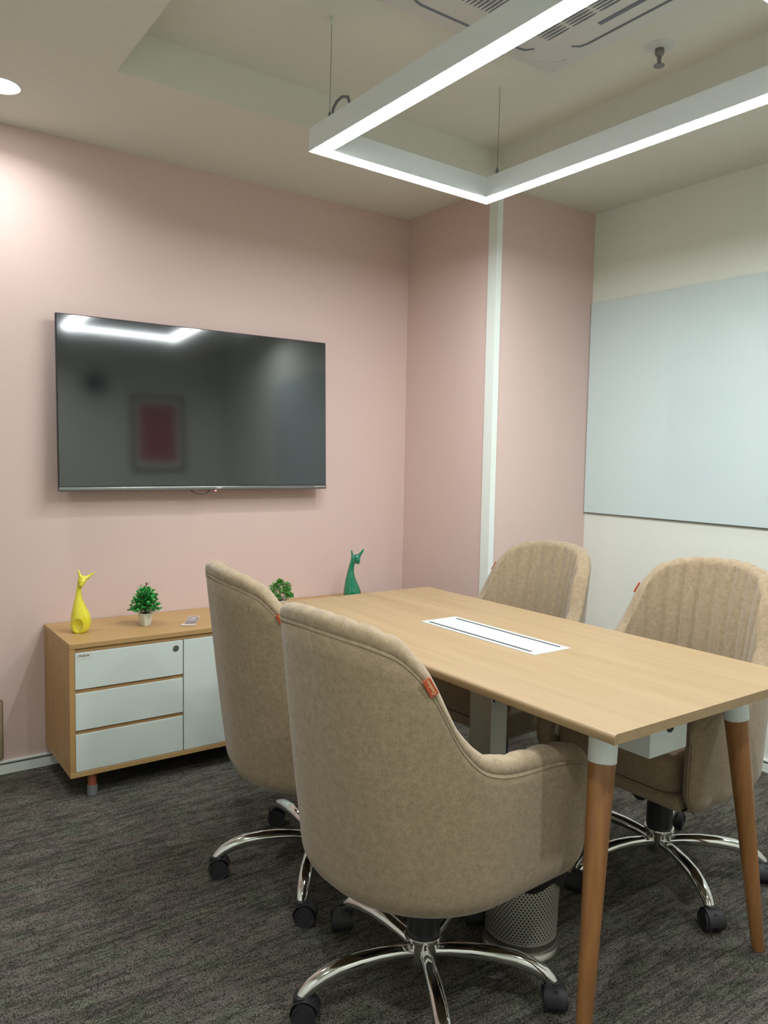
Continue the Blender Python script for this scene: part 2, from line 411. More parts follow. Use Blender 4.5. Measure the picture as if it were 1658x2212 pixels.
letters('small_lettering', 'Infinity Vision Series', .0072, 'text_white', tv, (W_-.038, -.0045, .0115), (pi/2, 0, 0), ext=.0003)
bm = bmesh.new(); lathe(bm, [(.004, 0), (.004, -.003), (0, -.005)], 12, (.655, .004, -.001)); obj('power_light', bm, 'red_led', tv)
bm = bmesh.new()
tube(bm, [(.535, .02, .02), (.545, .015, -.001), (.565, .012, -.014), (.59, .010, -.019), (.615, .012, -.014), (.632, .015, -.001), (.64, .02, .02)], .0022, n=8)
obj('power_cable', bm, 'black', tv, smooth=True)
bm = box(.40, .82, .05, .082, .18, .36); obj('wall_bracket', bm, 'black', tv)

# ---------------------------------------------------------------- glass board
bd = thing('whiteboard', 'large frameless pale glass whiteboard on the cream wall', 'whiteboard', (CC, -B, 1.0151))
bm = box(-.012, -.004, -2.2, -.004, 0, 1.046, bev=.001); obj('glass_panel', bm, 'glassboard', bd)
bm = box(-.0105, -.002, -2.19, -.012, -.003, .003); obj('lower_channel', bm, 'groove', bd)
for yy in (-.15, -1.1, -2.05):
    for zz in (.08, .96):
        pass
# ---------------------------------------------------------------- sideboard
SX0, SX1, SY, SZ0, SZ1 = -1.7989, -.27, -.4047, .0834, .5823
sb = thing('sideboard', 'low oak sideboard with white drawers and doors under the television', 'cabinet', (SX0, 0, 0))
LW = SX1-SX0; th = .0185
bm = bmesh.new(); bx(bm, 0, LW, SY, -.004, SZ1-th, SZ1, bev=.0008, seg=1); obj('top', bm, 'oak_x', sb)
bm = bmesh.new(); bx(bm, 0, LW, SY, -.004, SZ0, SZ0+th, bev=.0008, seg=1); obj('bottom_panel', bm, 'oak_x', sb)
bm = bmesh.new(); bx(bm, .0, th, SY+.0015, -.004, SZ0+th, SZ1-th); obj('side_panel', bm, 'oak_z', sb)
bm = bmesh.new(); bx(bm, LW-th, LW, SY+.0015, -.004, SZ0+th, SZ1-th); obj('side_panel', bm, 'oak_z', sb)
bm = bmesh.new(); bx(bm, th, LW-th, SY+.022, -.004, SZ0+th, SZ1-th); obj('carcass', bm, 'oak_dark', sb)
bm = bmesh.new()
for z0, z1 in ((.548, SZ1-th), (.3965, .4105), (.2435, .2575)): bx(bm, th, .427 if z1 < .5 else LW-th, SY+.009, SY+.0225, z0, z1)
obj('rail', bm, 'oak_dark', sb)
dz = [(.397+.0155-.0, .5455), (.2475, .397-.0), (.1035, .2405)]
dx0, dx1 = .0195, .4255
for k, (z0, z1) in enumerate([(.4115, .5465), (.2585, .3955), (.1035, .2425)]):
    bm = box(dx0, dx1, SY+.001, SY+.020, z0, z1, bev=.0012); d = obj('drawer', bm, 'white_lacq', sb)
    if k == 0:
        bm = bmesh.new(); lathe(bm, [(.0115, 0), (.0115, .0025), (.0095, .003), (.0092, .0012), (0, .0012)], 28)
        bmesh.ops.rotate(bm, verts=bm.verts, cent=(0, 0, 0), matrix=Matrix.Rotation(pi/2, 3, 'X'))
        lk = obj('lock', bm, 'chrome', d, smooth=True, loc=(.3965, SY+.001, .5185)); lk['label'] = 'small round chrome key lock'
        bm = bmesh.new(); lathe(bm, [(.0088, .0011), (.0088, .0022), (0, .0022)], 20); bx(bm, -.0012, .0012, -.004, .004, .002, .0028)
        bmesh.ops.rotate(bm, verts=bm.verts, cent=(0, 0, 0), matrix=Matrix.Rotation(pi/2, 3, 'X'))
        obj('lock_face', bm, 'sprk', d, loc=(.3965, SY+.001, .5185))
        bm = box(dx0+.004, dx0+.058, SY+.0004, SY+.001, .5225, .5445); st = obj('brand_sticker', bm, 'greige_metal', d)
        letters('sticker_lettering', 'DeStyle', .0125, 'text_black', d, (dx0+.030, SY+.0001, .536), (pi/2, 0, 0), ext=.0002, shear=.3)
for (a, b) in ((.4295, .83), (.834, 1.165), (1.169, LW-.0195)):
    bm = box(a, b, SY+.001, SY+.020, .1035, .5465, bev=.0012); obj('door', bm, 'white_lacq', sb)
for (x, y) in ((.085, SY+.03), (LW-.085, SY+.03), (.085, -.06), (LW-.085, -.06)):
    s = -1 if x < .5 else 1
    bm = bmesh.new(); tube(bm, [(x, y, SZ0), (x+.006*-s*0-.004, y-.008, .03)], [.0165, .0155], n=20)
    lg = obj('leg', bm, 'copper', sb, smooth=True); 
    bm = bmesh.new(); tube(bm, [(x-.002, y-.006, .036), (x-.004, y-.008, .0)], [.019, .018], n=20); ft = obj('rubber_foot', bm, 'cable', lg, smooth=True)

# ---------------------------------------------------------------- deer figurines
def figurine(name, label, mat, loc, rz, k, rows, head, ears, dimple=None):
    """rows: (height, left, right) in metres; head: list of (x, y, z, r) spheres; ears: list of tapered tube points"""
    t_ = thing(name, label, 'figurine', loc, rz)
    bm = bmesh.new(); n = 48; rings = []
    L = smooth_tab([(r[0], r[1]) for r in rows], 60, 3); R = smooth_tab([(r[0], r[2]) for r in rows], 60, 3)
    for (z, l), (_, r) in zip(L, R):
        cx_ = (l+r)/2; rr = (r-l)/2
        rings.append([bm.verts.new((cx_+rr*cos(2*pi*i/n), rr*.92*sin(2*pi*i/n), z)) for i in range(n)])
    for a, b in zip(rings, rings[1:]):
        for i in range(n): bm.faces.new((a[i], a[(i+1) % n], b[(i+1) % n], b[i]))
    bm.faces.new(rings[0][::-1]); bm.faces.new(rings[-1])
    if dimple:
        dxx, dzz, rx, rz_, dep = dimple
        for v in bm.verts:
            if v.co.y < -.002:
                q = ((v.co.x-dxx)/rx)**2+((v.co.z-dzz)/rz_)**2
                if q < 1: v.co.y += dep*(1-q)**.6
    for chain in head+ears:
        tube(bm, [c[:3] for c in chain], [c[3] for c in chain], n=20, upv=Vector((0, 1, 0)))
    for chain in head+ears:
        for c in (chain[0], chain[-1]):
            r = bmesh.ops.create_uvsphere(bm, u_segments=16, v_segments=10, radius=c[3]); bmesh.ops.translate(bm, verts=r['verts'], vec=c[:3])
    o = obj('glazed_body', bm, mat, t_, smooth='all')
    m = o.modifiers.new('r', 'REMESH'); m.mode = 'VOXEL'; m.voxel_size = .0012; m.use_smooth_shade = True
    m = o.modifiers.new('s', 'SMOOTH'); m.factor = .6; m.iterations = 8
    return t_
q = .00177
def rw(l, u0, v0, q): return [((v0-v)*q, (a-u0)*q, (b-u0)*q) for v, a, b in l]
yr = rw([(1364.5, 159, 187), (1362, 156, 190), (1355, 153, 193.5), (1345, 152.7, 195.7), (1335, 153.4, 195.7), (1325, 154.8, 193.5), (1315, 156.6, 189.2), (1305, 158.8, 184.1), (1295, 161, 180.1), (1285, 163.5, 176.9), (1275, 165, 175.8), (1265, 166.8, 177), (1255, 168.6, 180)], 174.5, 1364.5, q)
P = lambda u, v, y, r, u0=174.5, v0=1364.5, q=q: ((u-u0)*q, y, (v0-v)*q, r*q)
figurine('deer_figurine', 'glossy yellow ceramic deer figurine with pointed ears at the left end of the sideboard', 'yellow',
         (-1.712, -.222, .5823), radians(-14), 1, yr,
         [[P(173, 1262, .002, 5.5), P(175.5, 1252, 0, 7.5), P(179, 1247, -.002, 7.6)], [P(180, 1248, -.002, 7.4), P(178, 1254, -.009, 6.6), P(176, 1259.5, -.013, 4.8)]],
         [[P(175, 1250, 0, 5), P(174.5, 1242, 0, 4), P(172, 1234, 0, 2.6), P(169.8, 1227.5, 0, 1.3)],
          [P(181, 1250, 0, 5.5), P(186, 1246, 0, 4.6), P(193, 1241, 0, 3), P(199, 1237, 0, 2.0), P(204.5, 1233, 0, 1.1)]],
         dimple=((168.5-174.5)*q, (1364.5-1347)*q, 9.8*q, 15*q, .014))
q2 = .00223
gr = rw([(1294, 742, 770), (1292, 739, 773), (1285, 736.5, 776), (1275, 737, 775), (1266, 738, 771.5), (1255, 740, 766.5), (1245, 742, 762), (1232, 745, 759.2), (1220, 748, 760), (1209, 751, 762), (1202, 753.3, 765)], 756, 1294, q2)
G = lambda u, v, y, r: P(u, v, y, r, 756, 1294, q2)
figurine('deer_figurine', 'glossy green ceramic deer figurine standing at the right end of the sideboard', 'green',
         (-.43, -.17, .5823), radians(-33), 1, gr,
         [[G(757, 1212, .002, 6), G(760, 1205, 0, 7), G(764, 1202, 0, 7.2)], [G(765, 1201, 0, 7), G(767, 1207, -.004, 6), G(767.5, 1211.5, -.006, 4.6)]],
         [[G(757, 1206, 0, 4.5), G(755.5, 1197, 0, 3), G(754, 1190, 0, 2), G(753.3, 1187, 0, 1.4)],
          [G(767, 1203, 0, 5), G(771, 1196, 0, 3.6), G(776, 1189, 0, 2.4), G(779.3, 1184, 0, 1.6)]])

# ---------------------------------------------------------------- little plants
def leaf_mesh(bm, p, d, L, Wd, cup=.25, roll=0):
    d = d.normalized(); s = d.cross(Vector((0, 0, 1)))
    if s.length < .05: s = Vector((1, 0, 0))
    s.normalize(); n = s.cross(d).normalized()
    s, n = s*cos(roll)+n*sin(roll), n*cos(roll)-s*sin(roll)
    prof = [(0, .12), (.25, .75), (.55, 1), (.82, .75), (1, .15)]
    rows = []
    for t_, w_ in prof:
        c = p+d*L*t_-n*cup*L*(t_-.5)**2*1.5
        rows.append((bm.verts.new(c-s*Wd*w_/2+n*Wd*.12*w_), bm.verts.new(c), bm.verts.new(c+s*Wd*w_/2+n*Wd*.12*w_)))
    for a, b in zip(rows, rows[1:]):
        bm.faces.new((a[0], a[1], b[1], b[0])); bm.faces.new((a[1], a[2], b[2], b[1]))
pt = thing('potted_plant', 'small bushy green plant in a square white pot beside the yellow figurine', 'plant', (-1.461, -.222, .5823), radians(20))
bm = bmesh.new()
def sq(z, w_, r): return [(sx*(w_-r)+r*cos(a), sy*(w_-r)+r*sin(a), z) for (sx, sy, a0) in ((1, 1, 0), (-1, 1, pi/2), (-1, -1, pi), (1, -1, 1.5*pi)) for a in (a0, a0+pi/4, a0+pi/2)]
rings = [[bm.verts.new(c) for c in sq(z, w_, .006)] for z, w_ in ((0, .0160), (.003, .0170), (.047, .0225), (.050, .022), (.050, .019), (.040, .018))]
for a, b in zip(rings, rings[1:]):
    for i in range(12): bm.faces.new((a[i], a[(i+1) % 12], b[(i+1) % 12], b[i]))
bm.faces.new(rings[0][::-1]); bm.faces.new(rings[-1])
obj('pot', bm, 'pot', pt, smooth=True)
bmL = bmesh.new(); bmS = bmesh.new(); rnd = random.Random(3)
for k in range(60):
    a = k*2.399963; e = (k+.5)/60
    rad = (.058*(1-e)**.45+.004); zt = .052+.100*e
    if e < .15: zt += .004
    tip = Vector((rad*cos(a), rad*sin(a), zt+rnd.uniform(-.004, .004))); base = Vector((0, 0, .045+.03*e))
    mid = (tip+base)/2+Vector((0, 0, .006))
    tube(bmS, [base, mid, tip], [.0009, .0008, .0005], n=5)
    dirv = (tip-mid).normalized()
    for j in range(8):
        tt = .35+.65*j/7; c = base.lerp(tip, tt)+Vector((0, 0, .006*(1-(2*tt-1)**2)))
        aa = j*2.2+k; sdir = Vector((cos(aa), sin(aa), rnd.uniform(-.2, .6)))+dirv*.9
        leaf_mesh(bmL, c, sdir, rnd.uniform(.012, .016), rnd.uniform(.011, .0145), roll=rnd.uniform(-.6, .6))
for k in range(12):
    a = rnd.uniform(0, 6.28); e = rnd.uniform(.2, 1); rad = .06*(1-e)**.5
    p0 = Vector((rad*cos(a), rad*sin(a), .072+.09*e)); dv = Vector((cos(a)*(1.1-e), sin(a)*(1.1-e), .5+e*.8)).normalized()
    tube(bmS, [p0, p0+dv*.014], [.0008, .0005], n=5)
    for s_ in (-1, 1): tube(bmS, [p0+dv*.008, p0+dv*.012+Vector((-sin(a), cos(a), .4))*.005*s_], [.0006, .0004], n=5)
obj('stem', bmS, 'stem', pt)
obj('foliage', bmL, 'leaf', pt, smooth='all')
pt2 = thing('potted_plant', 'small curly green artificial plant peeking above the backrests on the sideboard', 'plant', (-.862, -.245, .5823), 0)
bm = bmesh.new(); lathe(bm, [(.024, 0), (.026, .003), (.032, .048), (.031, .05), (.028, .05), (.026, .042), (0, .042)], 32); obj('pot', bm, 'pot', pt2, smooth=True)
bmL = bmesh.new(); bmS = bmesh.new()
cl = [(0, 0, .118, .026), (.028, -.012, .112, .022), (-.026, .008, .108, .024), (.038, .010, .086, .022), (-.040, -.006, .082, .022), (.004, -.032, .09, .026), (0, .034, .09, .024), (.026, -.028, .07, .02), (-.026, -.028, .068, .02), (.05, -.004, .066, .016), (-.006, -.006, .132, .017)]
for (x, y, z, r) in cl:
    tube(bmS, [(0, 0, .04), (x*.6, y*.6, z*.7), (x, y, z)], [.0014, .0012, .001], n=5)
    for j in range(44):
        ph = j*2.399963; ct = 1-1.55*(j+.5)/44; st_ = sqrt(max(0, 1-ct*ct)); dv = Vector((st_*cos(ph), st_*sin(ph), ct))
        c = Vector((x, y, z))+dv*r*.35
        leaf_mesh(bmL, c, dv+Vector((rnd.uniform(-.3, .3), rnd.uniform(-.3, .3), rnd.uniform(-.2, .3))), r*.75, .0058, cup=.5, roll=rnd.uniform(-1, 1))
obj('stem', bmS, 'stem', pt2); obj('foliage', bmL, 'leaf2', pt2, smooth='all')

# ---------------------------------------------------------------- plastic sleeve on the sideboard
sl = thing('plastic_sleeve', 'clear plastic sleeve holding a dark card with a white emblem, lying on the sideboard', 'sleeve', (-1.278, -.252, .5823), radians(-30))
bm = box(-.026, .026, -.080, .098, .0042, .0046); obj('film', bm, 'film', sl)
bm = bmesh.new()
pts = [(-.020, -.066)]+[(-.020, .06)]+[(.020*cos(pi-a*pi/10), .06+.026*sin(a*pi/10)) for a in range(1, 10)]+[(.020, .06), (.020, -.066)]
vs = [bm.verts.new((x, y, .0012)) for x, y in pts]; f = bm.faces.new(vs[::-1]); g = bmesh.ops.extrude_face_region(bm, geom=[f])
for v in [z for z in g['geom'] if isinstance(z, bmesh.types.BMVert)]: v.co.z = .003
bmesh.ops.recalc_face_normals(bm, faces=bm.faces); obj('card', bm, 'card', sl)
bm = box(-.029, .029, -.092, -.078, .0005, .007, bev=.0015); obj('sealed_edge', bm, 'seal', sl)
bm = bmesh.new()
for (cx_, w_, h_) in ((0, .008, .014), (-.009, .008, .006), (.009, .008, .006)):
    vs = [bm.verts.new((cx_+w_*a, .052+h_*b, .0036)) for a, b in ((-1, 0), (0, -1), (1, 0), (0, 1))]; bm.faces.new(vs)
bm.verts.ensure_lookup_table()
bx(bm, -.015, -.001, .014, .021, .0032, .0037); bx(bm, .001, .015, .014, .021, .0032, .0037)
obj('emblem', bm, 'text_white', sl)
bm = box(-.017, .017, -.064, -.035, .003, .0036, bev=.0003); obj('dark_patch', bm, 'dark', sl)

# ---------------------------------------------------------------- tan panel at left border
bm = box(-2.06, -1.9555, -.011, 0, .058, .300, bev=.010, seg=3)
for v in bm.verts:
    pass
wp = obj('wall_panel', bm, 'tan', smooth=True); tag(wp, 'tan wooden wall plate with rounded corners low on the pink wall at the left border', 'panel')

# ---------------------------------------------------------------- conference table
X0, X1, Y0, Y1 = -1.2571, -.4858, -2.3697, -.8344
TT = .0215; ZT = .75
tb = thing('conference_table', 'rectangular oak conference table with tapered teak legs', 'table', ((X0+X1)/2, (Y0+Y1)/2, 0))
hx, hy = (X1-X0)/2, (Y1-Y0)/2
bm = bmesh.new()
R_ = .009
prof = [(-hx, ZT-TT+.002), (-hx+.0015, ZT-TT)]  # long sides carry a rounded nosing
pr = [(-hx+.001, ZT-TT)] + [(-hx, ZT-TT+.0015)] + [(-hx, ZT-R_)] + [(-hx+R_-R_*cos(a*pi/16), ZT-R_+R_*sin(a*pi/16)) for a in range(1, 9)]
pr = pr+[(-x, z) for x, z in pr[::-1]]
ra = [[bm.verts.new((x, y, z)) for x, z in pr] for y in (-hy, -hy+.0015, hy-.0015, hy)]
for a, b in zip(ra, ra[1:]):
    for i in range(len(pr)): bm.faces.new((a[i], a[(i+1) % len(pr)], b[(i+1) % len(pr)], b[i]))
bm.faces.new(ra[0]); bm.faces.new(ra[-1][::-1]); bmesh.ops.recalc_face_normals(bm, faces=bm.faces)
obj('tabletop', bm, 'oak', tb, smooth=True)
mx_, my_ = (X0+X1)/2, (Y0+Y1)/2
for sx in (-1, 1):
    for sy in (-1, 1):
        # ring seam and floor contact from the photograph's near pair, mirrored for the far pair
        cxb, cyb = sx*.264, sy*(my_-(-2.247))
        fx, fy = sx*(.350), sy*(my_-(-2.292))
        if sy > 0: cyb, fx, fy = ((-.900-my_, -.215, -.905-my_) if sx < 0 else (-.842-my_, .350, -.828-my_))
        if sx < 0 and sy > 0: cxb = -.238
        dxy = Vector((cxb-fx, cyb-fy)); zc = .63
        tp = Vector((cxb+dxy.x*(ZT-TT-zc)/zc, cyb+dxy.y*(ZT-TT-zc)/zc, ZT-TT))
        cb = Vector((cxb, cyb, zc)); fo = Vector((fx, fy, 0))
        bm = bmesh.new()
        tube(bm, [cb+(tp-cb)*.1, cb, fo.lerp(cb, .5), fo.lerp(cb, .01), fo], [.0295, .0295, .0225, .0158, .0145], n=36)
        lg = obj('leg', bm, 'teak', tb, smooth=True)
        bm = bmesh.new(); tube(bm, [tp, cb, cb+(fo-cb)*.002], [.0315, .0312, .0300], n=36); cl_ = obj('collar', bm, 'white_metal', lg, smooth=True); cl_['label'] = 'white metal collar'
# power flap in the table
PXc, PYc = -.8665, -1.605
bm = bmesh.new(); bx(bm, PXc-.0735-mx_, PXc+.0735-mx_, PYc-.249-my_, PYc+.249-my_, ZT-.004, ZT+.0022, bev=.0008, seg=1); fl = obj('power_flap', bm, 'plate', tb); fl['label'] = 'white metal cable flap'
bm = bmesh.new(); bx(bm, PXc-.0600-mx_, PXc-.0535-mx_, PYc-.222-my_, PYc+.228-my_, ZT+.0015, ZT+.0026); bx(bm, PXc-.0515-mx_, PXc-.0505-mx_, PYc-.222-my_, PYc+.228-my_, ZT+.0015, ZT+.0026)
bx(bm, PXc+.049-mx_, PXc+.0575-mx_, PYc-.228-my_, PYc+.222-my_, ZT+.0015, ZT+.0026); obj('cable_slot', bm, 'dark', fl)
# cable tray under the table
bm = bmesh.new(); ty0 = -2.215-my_; bx(bm, -.9205-mx_, -.772-mx_, ty0, ty0+.95, .5765, ZT-TT, bev=.002, seg=2)
tr = obj('cable_tray', bm, 'white_metal', tb, smooth=True)
bm = bmesh.new(); lathe(bm, [(.0165, 0), (.0165, .0012), (0, .0012)], 28); bmesh.ops.rotate(bm, verts=bm.verts, cent=(0, 0, 0), matrix=Matrix.Rotation(pi/2, 3, 'X'))
obj('cable_hole', bm, 'dark', tr, loc=(-.8425-mx_, ty0+.0003, .6435))
# cable riser post between table and floor
bm = bmesh.new(); bx(bm, -.9190-mx_, -.853-mx_, -1.672-my_, -1.578-my_, 0, ZT-TT, bev=.0015, seg=1); ps = obj('cable_riser', bm, 'greige_metal', tb)
bm = bmesh.new(); lathe(bm, [(.0040, 0), (.0040, .001), (0, .001)], 16); bmesh.ops.rotate(bm, verts=bm.verts, cent=(0, 0, 0), matrix=Matrix.Rotation(pi/2, 3, 'X'))
obj('screw', bm, 'dark', ps, loc=(-.9095-mx_, -1.672-my_, .568))

# ---------------------------------------------------------------- chairs
D = radians
def smoothstep(a, b, x):
    t_ = max(0, min(1, (x-a)/(b-a))); return t_*t_*(3-2*t_)
ZB = .3207
XF, XB, HWID, CR = .280, -.2734, .2908, .2702
KH = [.9655, .9531, .9311, .8668, .7394, .6833, .6668, .6592, .656, .6537, .6427, .6167]
KX = [-.28, -.24, -.20, -.16, -.12, -.08, -.04, .0, .06, .13, .20, .27]
KT = [((k+.28)/.55, h) for k, h in zip(KX, KH)]
STRAIGHT, ARC, FLAT = XF-(XB+CR), CR*pi/2, HWID-CR
TOT = STRAIGHT+ARC+FLAT
def plan(s):
    """s in [-1,1] around the tub, from right arm front to left arm front; returns point and outward normal"""
    a = abs(s)*TOT; sg = 1 if s > 0 else -1
    if a < FLAT: return Vector((XB, sg*a)), Vector((-1, 0)), 0
    a -= FLAT
    if a < ARC:
        th_ = a/CR; return Vector((XB+CR-CR*cos(th_), sg*(FLAT+CR*sin(th_)))), Vector((-cos(th_), sg*sin(th_))), 0
    a -= ARC
    return Vector((XB+CR+a, sg*HWID)), Vector((0, sg*1)), 0
NS = 241
_h = [interp(KT, (plan(-1+2*i/(NS-1))[0].x-XB)/(XF-XB)) for i in range(NS)]
for _ in range(9): _h = [_h[0]]+[(_h[i-1]+2*_h[i]+_h[i+1])/4 for i in range(1, NS-1)]+[_h[-1]]
HTAB = [(-1+2*i/(NS-1), h) for i, h in enumerate(_h)]
def top_h(s):
    p = plan(s)[0]; k = (s+1)/2*(NS-1); i = min(NS-2, int(k)); h = _h[i]+(_h[i+1]-_h[i])*(k-i)
    return h-.0161*(abs(p.y)/HWID)**2*max(0, 1-((p.x-XB)/(XF-XB))/.25)
def shell_pt(s, z, inset):
    p, n, _ = plan(s)
    b_ = max(0, min(1, (.05-p.x)/.27)); b_ = b_*b_*(3-2*b_)
    zz = (z-ZB)/(.95-ZB)
    q_ = p+n*(-.0053*max(0, 1-zz/.5)**1.36-inset)
    low = max(0, 1-(z-ZB)/.09); tip = max(0, (abs(s)-.80)/.20)
    return Vector((q_.x-.0699*max(0, zz-.0509)*b_-.055*low*low*tip, q_.y, z)), n
def end_round(s):
    # 1 inside, falls to 0 at the arm tips
    d = (1-abs(s))/.075
    return sqrt(max(0, 1-(1-min(1, d))**2))
def build_shell():
    out = bmesh.new(); inn = bmesh.new()
    TH = .058
    ro, ri = [], []
    for i in range(NS):
        s = -1+2*i/(NS-1); p, n, _ = plan(s); h = top_h(s); er = end_round(s)
        h = lerp(h-.055, h, er)
        half = TH/2*max(.04, er); mid = TH/2
        seam = .034
        # outer skin, from underside to the seam
        colm = []
        RB = .0594
        bot, _ = shell_pt(s, ZB, RB*.9+mid-half)
        for f_ in (.10, .45, .75, .92): colm.append(Vector((lerp(p.x*.6, bot.x, f_), bot.y*f_, ZB)))
        zlow = ZB+RB
        for k in range(0, 7):
            a = k/6*pi/2; o_, _ = shell_pt(s, ZB+RB*(1-cos(a)), mid-half+RB*.9*(1-sin(a))); colm.append(o_)
        for k in range(1, 11):
            z = lerp(zlow, h-seam, k/10); o_, _ = shell_pt(s, z, mid-half); 
            colm.append(o_)
        g_, _ = shell_pt(s, h-seam+.001, mid-half+.0020*er); colm.append(g_)
        ro.append([out.verts.new(c) for c in colm])
        # inner pad: seam -> over the top roll -> down inside
        pitch = 22.0
        ch = abs(sin(s*pitch*pi/2)); groove = .0095*(1-min(1, ch*1.15))**1.4
        colm = []
        g_, _ = shell_pt(s, h-seam+.0005, mid-half+.0020*er); colm.append(g_)
        rr = half; hc = h-seam+.004
        for k in range(0, 13):
            a = k/12*pi
            z = hc+(seam-.004)*sin(a)**.85 if 0 < k < 12 else hc
            ins = mid-half*cos(a)
            gg = groove*smoothstep(.15, .6, k/12)
            o_, _ = shell_pt(s, z-gg*.5, ins+0); o_.z = z-gg*.6*sin(a)
            if k > 8: 
                o_, _ = shell_pt(s, z, ins-gg*(k-8)/4); o_.z = z-gg*.6*sin(a)
            colm.append(o_)
        zlast = lerp(.40, ZB+.006, smoothstep(.68, .80, abs(s)))
        for k in range(1, 15):
            z = lerp(hc, min(zlast, hc-.05), k/14)
            bulge = .018*sin(pi*k/14)*smoothstep(0, -.2, p.x)
            o_, _ = shell_pt(s, z, mid+half-groove*1.0+bulge*er); colm.append(o_)
        ri.append([inn.verts.new(c) for c in colm])
    for bm_, rs in ((out, ro), (inn, ri)):
        for a, b in zip(rs, rs[1:]):
            for i in range(len(a)-1): bm_.faces.new((a[i], b[i], b[i+1], a[i+1]))
    # close the underside of the tub with a strip between the two halves
    n = NS
    for i in range(NS//2):
        j = NS-1-i
        if j-1 > i+1: out.faces.new((ro[i][0], ro[i+1][0], ro[j-1][0], ro[j][0]))
        elif j-1 == i+1: out.faces.new((ro[i][0], ro[i+1][0], ro[j][0]))
    # front of underside
    for bm_ in (out, inn):
        bmesh.ops.remove_doubles(bm_, verts=bm_.verts, dist=.00005)
        bmesh.ops.recalc_face_normals(bm_, faces=bm_.faces)
    # front face below the cushion: bridge from left to right tips along column rows
    return out, inn
def rounded_cushion(bm, x0, x1, hw0, hw1, z0, z1, r, nx=24, ny=24, puff=.012):
    top = {}
    def pos(u, v):   # u,v in [-1,1]
        x = lerp(x0, x1, (u+1)/2); hw = lerp(hw0, hw1, (u+1)/2)
        return x, v*hw
    N = 28
    loops = []
    def outline(inset, z):
        pts_ = []
        for k in range(4*12):
            a = 2*pi*k/(4*12)
            c_, s_ = cos(a), sin(a); e_ = .28
            ux = (abs(c_)**e_)*(1 if c_ >= 0 else -1); uy = (abs(s_)**e_)*(1 if s_ >= 0 else -1)
            x, y = pos(ux, uy)
            cxm = (x0+x1)/2
            L = Vector((x-cxm, y)); L = L*(1-inset/max(.05, L.length)) if inset else L
            pts_.append((cxm+L.x, L.y, z))
        return pts_
    lv = [(r, z0), (r*.3, z0+r*.3), (0, z0+r), (0, z1-r)]+[(r*(1-cos(a)), z1-r+r*sin(a)) for a in (pi/8, pi/4, 3*pi/8, pi/2)]
    for ins, z in lv: loops.append([bm.verts.new(c) for c in outline(ins, z)])
    last = lv[-1][0]
    for f_ in (.75, .5, .25):
        L = [bm.verts.new(((x0+x1)/2+(v.co.x-(x0+x1)/2)*f_, v.co.y*f_, z1+puff*(1-f_*f_))) for v in loops[7]]
        loops.append(L)
    for a, b in zip(loops, loops[1:]):
        for i in range(len(a)): bm.faces.new((a[i], a[(i+1) % len(a)], b[(i+1) % len(a)], b[i]))
    bm.faces.new(loops[-1]); bm.faces.new(loops[0][::-1])
    bmesh.ops.recalc_face_normals(bm, faces=bm.faces)
def stitch_ring(dz, off):
    bm = bmesh.new(); pts = []
    for i in range(4, NS-4):
        s = -1+2*i/(NS-1); p, n, _ = plan(s); h = lerp(top_h(s)-.055, top_h(s), end_round(s))
        half = .029*max(.04, end_round(s))
        o_, _ = shell_pt(s, h-.034-dz, .029-half-off); pts.append(o_)
    tube(bm, pts, .0006, n=5)
    return bm
